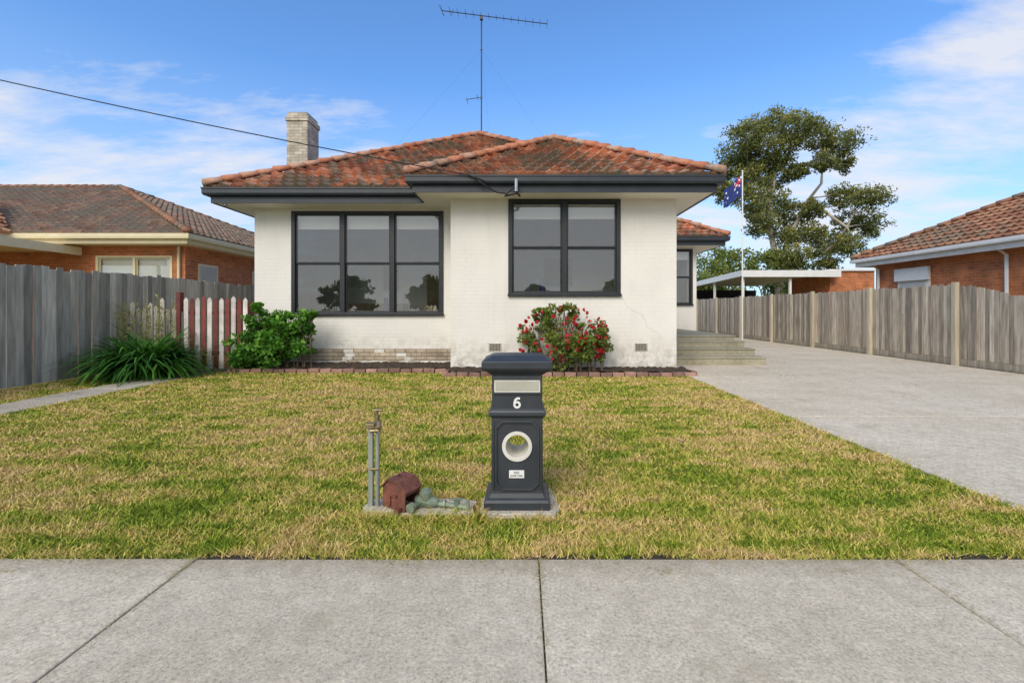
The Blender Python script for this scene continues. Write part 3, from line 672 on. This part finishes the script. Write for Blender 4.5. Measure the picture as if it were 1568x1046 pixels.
Rr=empty('brick_house',(18,12,0))
w=MB(); w.box(13.05,13.3,2,16.8,0,2.96); w.box(13.3,24,16.55,16.8,0,2.96); w.build('walls',['obrick'],Rr)
s=MB(); s.add([(x,y,2.96) for x,y in ((12.55,1.5),(24,1.5),(24,17.2),(12.55,17.2))],[(0,1,2,3)]); s.build('soffit',['white'],Rr,fixn=False)
g=MB(); g.sweep([(24,17.3),(12.45,17.3),(12.45,1)],[(-.15,2.92),(-.12,2.92),(-.12,3.08),(0,3.08),(.01,3.12),(.01,3.2),(-.15,3.2)]); g.build('gutter',['white'],Rr)
tile_plane('roof_left_slope',[(12.48,17.27,3.18),(12.48,1,3.18),(17.7,1,5.94),(17.7,12.1,5.94)],'tiler',Rr)
tile_plane('roof_back_slope',[(24,17.27,3.18),(12.48,17.27,3.18),(17.7,12.1,5.94),(24,12.1,5.94)],'tiler',Rr)
c=MB(); caps(c,(12.48,17.27,3.22),(17.7,12.1,5.97),.11); caps(c,(17.7,12.1,5.97),(17.7,1,5.97),.11); c.build('ridge_caps',['tiler'],Rr,smooth=True)
sw=MB(); sw.box(12.99,13.05,14.55,15.75,1.2,2.62,0); sw.box(12.97,12.99,14.65,15.65,1.3,2.25,1); sw.box(12.90,13.0,14.5,15.8,2.3,2.72,0)
for y in (12.2,16.6): sw.tube([(12.98,y,0),(12.98,y,2.8),(12.6,y,3.05)],.045,8,0)
sw.box(13.03,13.05,9.8,11.6,1.1,2.6,0)
sw.build('side_windows',['white','room'],Rr)
sk=MB(); mt=Matrix.Translation((14.6,12.2,4.36))@Matrix.Rotation(-math.atan2(2.76,5.22),4,'Y'); sk.box(-.35,.35,-.45,.45,0,.12,0,None,mt); sk.box(-.28,.28,-.38,.38,.12,.13,1,None,mt); sk.build('skylight',['white','room'],Rr)
bg=MB(); bg.box(15.2,17.4,22.5,26,0,3.25); bg.box(15.1,17.5,22.4,26.1,3.25,3.33,1); bg.box(10.6,12.2,30.5,31,0,2.6,0); bg.build('brick_garage',['obrick','white'])
cp=MB()
def slab(x0,x1,y0,y1,za,zb,th,mat):
    cp.loft([[(x0,y0,za-th),(x1,y0,za-th),(x1,y0,za),(x0,y0,za)],[(x0,y1,zb-th),(x1,y1,zb-th),(x1,y1,zb),(x0,y1,zb)]],mat)
slab(10.62,15.35,22.0,30,3.22,2.95,.06,0); cp.box(10.6,15.37,21.94,22.0,2.92,3.24); slab(10.56,10.6,21.94,30,3.24,2.97,.28,0)
for x,y in ((10.7,22.15),(10.7,25.4),(10.7,29),(13.0,22.15)): cp.box(x,x+.1,y,y+.1,0,2.95)
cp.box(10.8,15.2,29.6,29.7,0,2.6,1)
cp.build('carport',['white','dark'])
fpz=MB(); fpz.tube([(9.67,20,0),(9.67,20,7.4)],.028,8,0); fpz.tube([(9.67,20,7.4),(9.67,20,7.46)],[.05,.02],8,0)
nx,nz=14,10; ox,oz=9.64,7.2
def fpnt(i,j):
    u=i/nx; v_=j/nz; return (ox-u*.85, 20+.12*math.sin(u*10+v_*2)*(u+.2), oz-v_*.85-u*.62+.06*math.sin(u*7))
vs=[fpnt(i,j) for j in range(nz+1) for i in range(nx+1)]
fpz.add(vs,[],1)
o=len(fpz.v)-len(vs)
for j in range(nz):
    for i in range(nx):
        mt_=1
        if i<6 and j<5:
            if j==2 or i==2: mt_=2
            elif abs(i/6-j/5)<.10 or abs(i/6-(1-j/5))<.10: mt_=3
        if (i,j) in ((10,2),(12,4),(9,5),(11,7),(3,7)): mt_=3
        q=o+j*(nx+1)+i; fpz.f.append([q,q+1,q+nx+2,q+nx+1]); fpz.m.append(mt_); fpz.a.append(.5)
fpz.build('flagpole',['white','fblue','fred','white'],fixn=False)

# ================================================================ LETTERBOX
LB=empty('letterbox',(-.035,3.05,0)); cx,cy=-.035,3.10
def rect(hw,hd,z,ch=.0):
    return [(cx-hw+ch,cy-hd,z),(cx+hw-ch,cy-hd,z),(cx+hw,cy-hd+ch,z),(cx+hw,cy+hd-ch,z),(cx+hw-ch,cy+hd,z),(cx-hw+ch,cy+hd,z),(cx-hw,cy+hd-ch,z),(cx-hw,cy-hd+ch,z)]
sec=[(.215,.165,.02),(.215,.165,.075),(.205,.158,.09),(.185,.14,.10),(.172,.13,.125),(.168,.128,.14),(.168,.128,.615),(.178,.137,.625),(.187,.145,.635),(.187,.145,.655),(.178,.137,.668),(.165,.127,.675),(.165,.127,.895),(.180,.137,.905),(.195,.15,.918),(.222,.17,.932),(.229,.178,.945),(.229,.178,.985),(.223,.174,.990),(.165,.115,1.020),(.155,.105,1.022)]
bd=MB(); bd.loft([rect(a,b,z,.005) for a,b,z in sec])
body=bd.build('body',['mail'],LB,bevel=.002)
HZ=.433; 
ct=MB(); ct.tube([(cx,cy-.3,HZ),(cx,cy+.3,HZ)],.082,40); cut=ct.build('cutter',['mail'])
bo=body.modifiers.new('b','BOOLEAN'); bo.operation='DIFFERENCE'; bo.object=cut; bo.solver='EXACT'
body.modifiers.move(1,0)
dg=bpy.context.evaluated_depsgraph_get(); me=bpy.data.meshes.new_from_object(body.evaluated_get(dg)); body.modifiers.clear(); body.data=me
bpy.data.objects.remove(cut,do_unlink=True)
yf=cy-.128
def ringy(mb,r0,r1,y0,y1,n=40,mat=0):
    vs=[]
    for r,y in ((r0,y0),(r1,y0),(r1,y1),(r0,y1)):
        vs+=[(cx+r*math.cos(2*math.pi*k/n),y,HZ+r*math.sin(2*math.pi*k/n)) for k in range(n)]
    fs=[]
    for q in range(4):
        for k in range(n): j=(k+1)%n; p=(q+1)%4; fs.append((q*n+k,q*n+j,p*n+j,p*n+k))
    mb.add(vs,fs,mat)
t=MB(); ringy(t,.074,.0815,yf-.004,cy+.135); ringy(t,.0745,.098,yf-.014,yf-.003); ringy(t,.0745,.098,cy+.129,cy+.137)
t.build('newspaper_tube',['offw'],LB,bevel=.002)
d=MB()
def frame(x0,x1,z0,z1,wd,ch,y):
    o=[(x0+ch,z0),(x1-ch,z0),(x1,z0+ch),(x1,z1-ch),(x1-ch,z1),(x0+ch,z1),(x0,z1-ch),(x0,z0+ch)]
    i=[(x0+ch+wd*.4,z0+wd),(x1-ch-wd*.4,z0+wd),(x1-wd,z0+ch+wd*.4),(x1-wd,z1-ch-wd*.4),(x1-ch-wd*.4,z1-wd),(x0+ch+wd*.4,z1-wd),(x0+wd,z1-ch-wd*.4),(x0+wd,z0+ch+wd*.4)]
    vs=[(a,y-.014,b) for a,b in o]+[(a,y-.014,b) for a,b in i]+[(a,y+.003,b) for a,b in o]+[(a,y+.003,b) for a,b in i]
    fs=[]
    for k in range(8):
        j=(k+1)%8; fs+=[(k,j,8+j,8+k),(k,j,16+j,16+k),(8+k,8+j,24+j,24+k)]
    d.add(vs,fs)
frame(cx-.145,cx+.145,.145,.60,.014,.045,yf); 
d.box(cx-.160,cx-.149,yf-.007,yf+.002,.15,.60); d.box(cx+.149,cx+.160,yf-.007,yf+.002,.15,.60)
yu=cy-.127
d.box(cx-.16,cx+.16,yu-.016,yu+.002,.868,.885); d.box(cx-.16,cx+.16,yu-.012,yu+.002,.772,.783); d.box(cx-.162,cx-.152,yu-.012,yu+.002,.783,.868); d.box(cx+.152,cx+.162,yu-.012,yu+.002,.783,.868)
d.build('mouldings',['mail'],LB,bevel=.002)
d=MB(); d.box(cx-.151,cx+.151,yu-.005,yu+.001,.784,.867); d.box(cx-.14,cx+.14,yu-.009,yu-.005,.797,.85,1); d.box(cx-.15,cx+.15,yu-.010,yu-.005,.853,.860)
d.build('letter_slot',['offw','slot'],LB,bevel=.001)
d=MB(); d.box(cx-.052,cx+.046,yf-.004,yf+.001,.226,.276); d.build('no_junk_mail_sticker',['white'],LB)
def text(body_,size,x,y,z,mat,name,par,ext=.001):
    cu=bpy.data.curves.new(name,'FONT'); cu.body=body_; cu.size=size; cu.extrude=ext; cu.resolution_u=6
    ob=bpy.data.objects.new(name,cu); COL.objects.link(ob)
    bpy.context.view_layer.update(); dg=bpy.context.evaluated_depsgraph_get(); me=bpy.data.meshes.new_from_object(ob.evaluated_get(dg))
    bpy.data.objects.remove(ob,do_unlink=True)
    xs_=[q.co.x for q in me.vertices]; ys_=[q.co.y for q in me.vertices]
    me.transform(Matrix.Translation((-(min(xs_)+max(xs_))/2,-(min(ys_)+max(ys_))/2,0)))
    me.transform(Matrix.Translation((x,y,z))@Matrix.Rotation(math.pi/2,4,'X')); me.materials.clear(); me.materials.append(M[mat])
    o2=bpy.data.objects.new(name,me); COL.objects.link(o2); setpar(o2,par)
six=MB(); zc=.715; pts6=[]
for k in range(25): t=2*math.pi*k/24; pts6.append((cx+.0175*math.cos(t),zc-.012+.0175*math.sin(t)))
def ribbon(P,wd,y0,y1,closed=False):
    n=len(P)
    for i in range(n-1):
        a,b=Vector(P[i]),Vector(P[i+1]); d_=(b-a).normalized(); q=Vector((-d_.y,d_.x))*wd; a2=a-d_*.002; b2=b+d_*.002
        pl=[a2-q,b2-q,b2+q,a2+q]; six.prism([(p_.x,p_.y) for p_ in pl],y0+i*.00001,y1,0)
ribbon(pts6,.0066,yu-.005,yu+.001)
ribbon([(cx-.0175,zc-.012),(cx-.0165,zc+.005),(cx-.011,zc+.020),(cx+.002,zc+.030),(cx+.017,zc+.029)],.0066,yu-.0056,yu+.001)
six.build('house_number',['white'],LB)
text('NO',.022,cx-.003,yf-.0055,.262,'text','sticker_text',LB,.0008); text('JUNK MAIL',.017,cx-.003,yf-.0055,.240,'text','sticker_text_lower',LB,.0008)
def pad(name,outline,z,mat='oldconc'):
    mb=MB(); mb.loft([[(x,y,-.05) for x,y in outline],[(x,y,z) for x,y in outline]]); return mb.build(name,[mat],bevel=.008)
pad('letterbox_footing',[(-.27,2.90),(-.1,2.885),(.1,2.90),(.21,2.89),(.245,2.97),(.235,3.15),(.2,3.3),(-.24,3.3),(-.28,3.1)],.028)

# ================================================================ WATER METER + TAP
WM=empty('water_meter',(-.65,3.0,0))
mb=MB(); ol=[(-1.05,2.99),(-1.02,2.93),(-.86,2.93),(-.80,2.90),(-.60,2.895),(-.36,2.885),(-.31,2.93),(-.33,3.0),(-.30,3.08),(-.42,3.13),(-.7,3.12),(-.9,3.14),(-1.03,3.11)]
mb.loft([[(x,y,-.05) for x,y in ol],[(x,y,.030) for x,y in ol]]); mb.build('concrete_base',['oldconc'],WM,bevel=.008)
# rusted sheet-iron cover: boxy hood with a sloping lid, one open end, lying tilted
rb=MB(); mt=Matrix.Translation((-.805,3.00,.034))@Matrix.Rotation(-.48,4,'Z')@Matrix.Rotation(.05,4,'Y')
T=.006; X0,X1,Y0,Y1=-.095,.095,-.065,.075; hL,hR,hM=.125,.125,.175
front=[(X0,0),(X1,0),(X1,hR),(X1-.055,hM),(X0+.045,hM),(X0,hL)]
def pl(poly,y0,y1,mat=0): rb.loft([[mt@Vector((x,y0,z)) for x,z in poly],[mt@Vector((x,y1,z)) for x,z in poly]],mat)
pl(front,Y0,Y0+T); pl(front,Y1-T,Y1)
rb.box(X0,X0+T,Y0+T,Y1-T,0,hL,0,None,mt); rb.box(X1-T,X1,Y0+T,Y1-T,0,.03,0,None,mt); rb.box(X1-T,X1,Y0+T,Y1-T,.10,hR,0,None,mt)
ridge=[(X0-.008,hL-.004),(X0+.042,hM+.004),(X1-.052,hM+.004),(X1+.010,hR-.008),(X1+.013,hR+.003),(X1-.050,hM+.015),(X0+.040,hM+.015),(X0-.010,hL+.006)]
pl(ridge,Y0-.010,Y1+.010)
rb.box(-.03,.03,Y0-.014,Y0,.085,.10,0,None,mt); rb.box(-.028,-.020,Y0-.012,Y0,.02,.085,0,None,mt); rb.box(.035,.075,Y0-.035,Y0-.002,0,.030,0,None,mt)
rb.tube([mt@Vector((-.03,.0,hM+.012)),mt@Vector((-.015,.0,hM+.036)),mt@Vector((.02,.0,hM+.036)),mt@Vector((.035,.0,hM+.012))],.006,6)
rb.build('meter_box_cover',['rust'],WM,bevel=.0012)
mt2=MB(); mt2.tube([(-.715,2.885,.062),(-.705,2.915,.062)],.030,16,0); mt2.tube([(-.712,2.90,.062),(-.66,2.99,.062)],.014,8,0)
mt2.tube([(-.70,3.0,.07),(-.64,2.99,.075),(-.60,2.985,.065),(-.55,2.98,.06)],[.03,.042,.042,.022],12,0)
mt2.tube([(-.62,2.985,.07),(-.635,2.975,.135)],[.036,.04],12,0); mt2.tube([(-.635,2.975,.135),(-.638,2.973,.15)],[.03,.026],12,0)
mt2.tube([(-.66,2.97,.05),(-.68,3.06,.05),(-.6,3.08,.05)],.018,8,0)
mt2.tube([(-.55,2.98,.055),(-.46,2.965,.05),(-.42,2.955,.045)],[.020,.016,.016],10,0)
mt2.tube([(-.425,2.955,.02),(-.425,2.955,.085)],.020,10,0); mt2.tube([(-.36,2.945,.045),(-.425,2.955,.05)],.018,10,0)
mt2.box(-.46,-.39,2.945,2.965,.086,.098,0); mt2.box(-.365,-.345,2.93,2.96,.02,.09,0)
mt2.tube([(-.50,2.97,.055),(-.515,2.972,.055)],.028,6,0)
mt2.build('meter_and_pipes',['verd'],WM,smooth=False,bevel=.001)
TP=empty('garden_tap',(-.97,3.0,0))
tp=MB(); tp.box(-1.015,-.985,2.99,3.02,.0,.555,0); tp.tube([(-.955,3.0,0),(-.955,3.0,.56)],.014,10,0)
tp.tube([(-1.0,2.98,.53),(-.94,2.985,.53)],.012,8,1); tp.tube([(-1.0,2.98,.28),(-.94,2.985,.28)],.008,8,1)
tp.box(-1.03,-.97,2.975,3.03,.545,.575,1)
tp.build('stakes',['gpost','brass'],TP,bevel=.003)
tp=MB(); tp.tube([(-.955,3.0,.555),(-.955,3.0,.60)],[.018,.02],10); tp.tube([(-.955,3.0,.585),(-.93,2.95,.585),(-.918,2.925,.565),(-.916,2.92,.535)],[.018,.016,.014,.017],10)
tp.tube([(-.955,2.99,.60),(-.95,2.98,.655)],[.012,.008],8); tp.tube([(-.98,2.985,.662),(-.915,2.975,.668)],.009,8); tp.tube([(-.955,2.99,.615),(-.952,2.988,.63)],.018,6)
tp.tube([(-.955,2.995,.54),(-.955,2.995,.558)],.022,6)
tp.build('tap',['brass'],TP,bevel=.001)
t2=MB(); t2.box(-8.32,-8.27,9.0,9.05,0,.5,0); t2.tube([(-8.24,9.0,0),(-8.24,9.0,.42),(-8.22,8.95,.45),(-8.2,8.9,.38)],.02,8,1); t2.tube([(-8.28,8.97,.5),(-8.18,8.97,.5)],.02,8,2)
t2.build('garden_tap',['gpost','brass','white'])

# ================================================================ LIGHT + WORLD
SD=Vector((.34,.80,-.70)).normalized()
sun=bpy.data.lights.new('sun','SUN'); sun.energy=2.75; sun.angle=math.radians(42); sun.color=(1,.92,.80)
so=bpy.data.objects.new('sun',sun); so.rotation_euler=SD.to_track_quat('-Z','Y').to_euler(); COL.objects.link(so)
wd=bpy.data.worlds.new('World'); scene.world=wd; wd.use_nodes=True; nt=wd.node_tree; nt.nodes.clear()
out=N(nt,'ShaderNodeOutputWorld'); bg=N(nt,'ShaderNodeBackground'); sk=N(nt,'ShaderNodeTexSky'); sk.sky_type='NISHITA'; sk.sun_disc=False
sk.sun_elevation=math.asin(-SD.z); sk.sun_rotation=math.atan2(-SD.x,-SD.y)%(2*math.pi); sk.air_density=1.0; sk.dust_density=.6; sk.ozone_density=1.6
tc=N(nt,'ShaderNodeTexCoord'); gen=tc.outputs['Generated']
sp=N(nt,'ShaderNodeSeparateXYZ'); nt.links.new(gen,sp.inputs[0])
zz=math_(nt,'ADD',math_(nt,'MAXIMUM',sp.outputs[2],0.0),.16)
cb=N(nt,'ShaderNodeCombineXYZ'); nt.links.new(math_(nt,'DIVIDE',sp.outputs[0],zz),cb.inputs[0]); nt.links.new(math_(nt,'DIVIDE',sp.outputs[1],zz),cb.inputs[1])
mp=N(nt,'ShaderNodeMapping'); mp.inputs['Scale'].default_value=(.6,1.3,1); mp.inputs['Location'].default_value=(3.1,1.7,0); mp.inputs['Rotation'].default_value=(0,0,.25); nt.links.new(cb.outputs[0],mp.inputs[0])
n1=noise(nt,mp.outputs[0],2.4,10,.64)
def spot(d,k,s):
    d=Vector(d).normalized(); v=N(nt,'ShaderNodeVectorMath',operation='DISTANCE'); v.inputs[1].default_value=d; nt.links.new(gen,v.inputs[0])
    q=math_(nt,'SUBTRACT',1.0,math_(nt,'DIVIDE',v.outputs['Value'],s),True); return math_(nt,'MULTIPLY',q,k)
tot=n1
for d,k,s in (((-.66,.69,.25),.23,.32),((-.40,.86,.28),.12,.25),((.70,.62,.39),.27,.16),((.56,.78,.20),.25,.28),((.33,.9,.22),.12,.22),((-.25,.9,.24),.12,.25),((0,-1,.3),.45,1.3),((0,.9,.60),-.25,.55),((-.6,.65,.5),-.30,.30),((.4,.8,.5),-.20,.32)):  # unseen cloud behind the camera, widened to neutralise and brighten light on the house
    tot=math_(nt,'ADD',tot,spot(d,k,s))
rp=ramp(nt,[(.51,0.),(.76,.85)]); nt.links.new(tot,rp.inputs[0])
hz=math_(nt,'SUBTRACT',1.0,math_(nt,'MULTIPLY',sp.outputs[2],2.3),True); hz=math_(nt,'MULTIPLY',hz,.68)
tint=mix(nt,1.0,sk.outputs[0],(1.0,1.48,1.95),'MULTIPLY')
c1=mix(nt,hz,tint,(4.1,4.9,6.1)); c2=mix(nt,rp.outputs[0],c1,(6.5,6.5,6.75))
nt.links.new(c2,bg.inputs[0]); bg.inputs[1].default_value=.132; nt.links.new(bg.outputs[0],out.inputs[0])
scene.view_settings.view_transform='Standard'; scene.view_settings.look='None'; scene.view_settings.exposure=0

# ================================================================ CAMERA
cam=bpy.data.cameras.new('camera'); co=bpy.data.objects.new('camera',cam); COL.objects.link(co); scene.camera=co
cam.sensor_width=36; cam.lens=16.0; cam.shift_x=-16/1568; cam.shift_y=-48/1568; cam.clip_end=1500; cam.clip_start=.05
co.location=(0,0,1.32); co.rotation_euler=(math.pi/2,0,0)
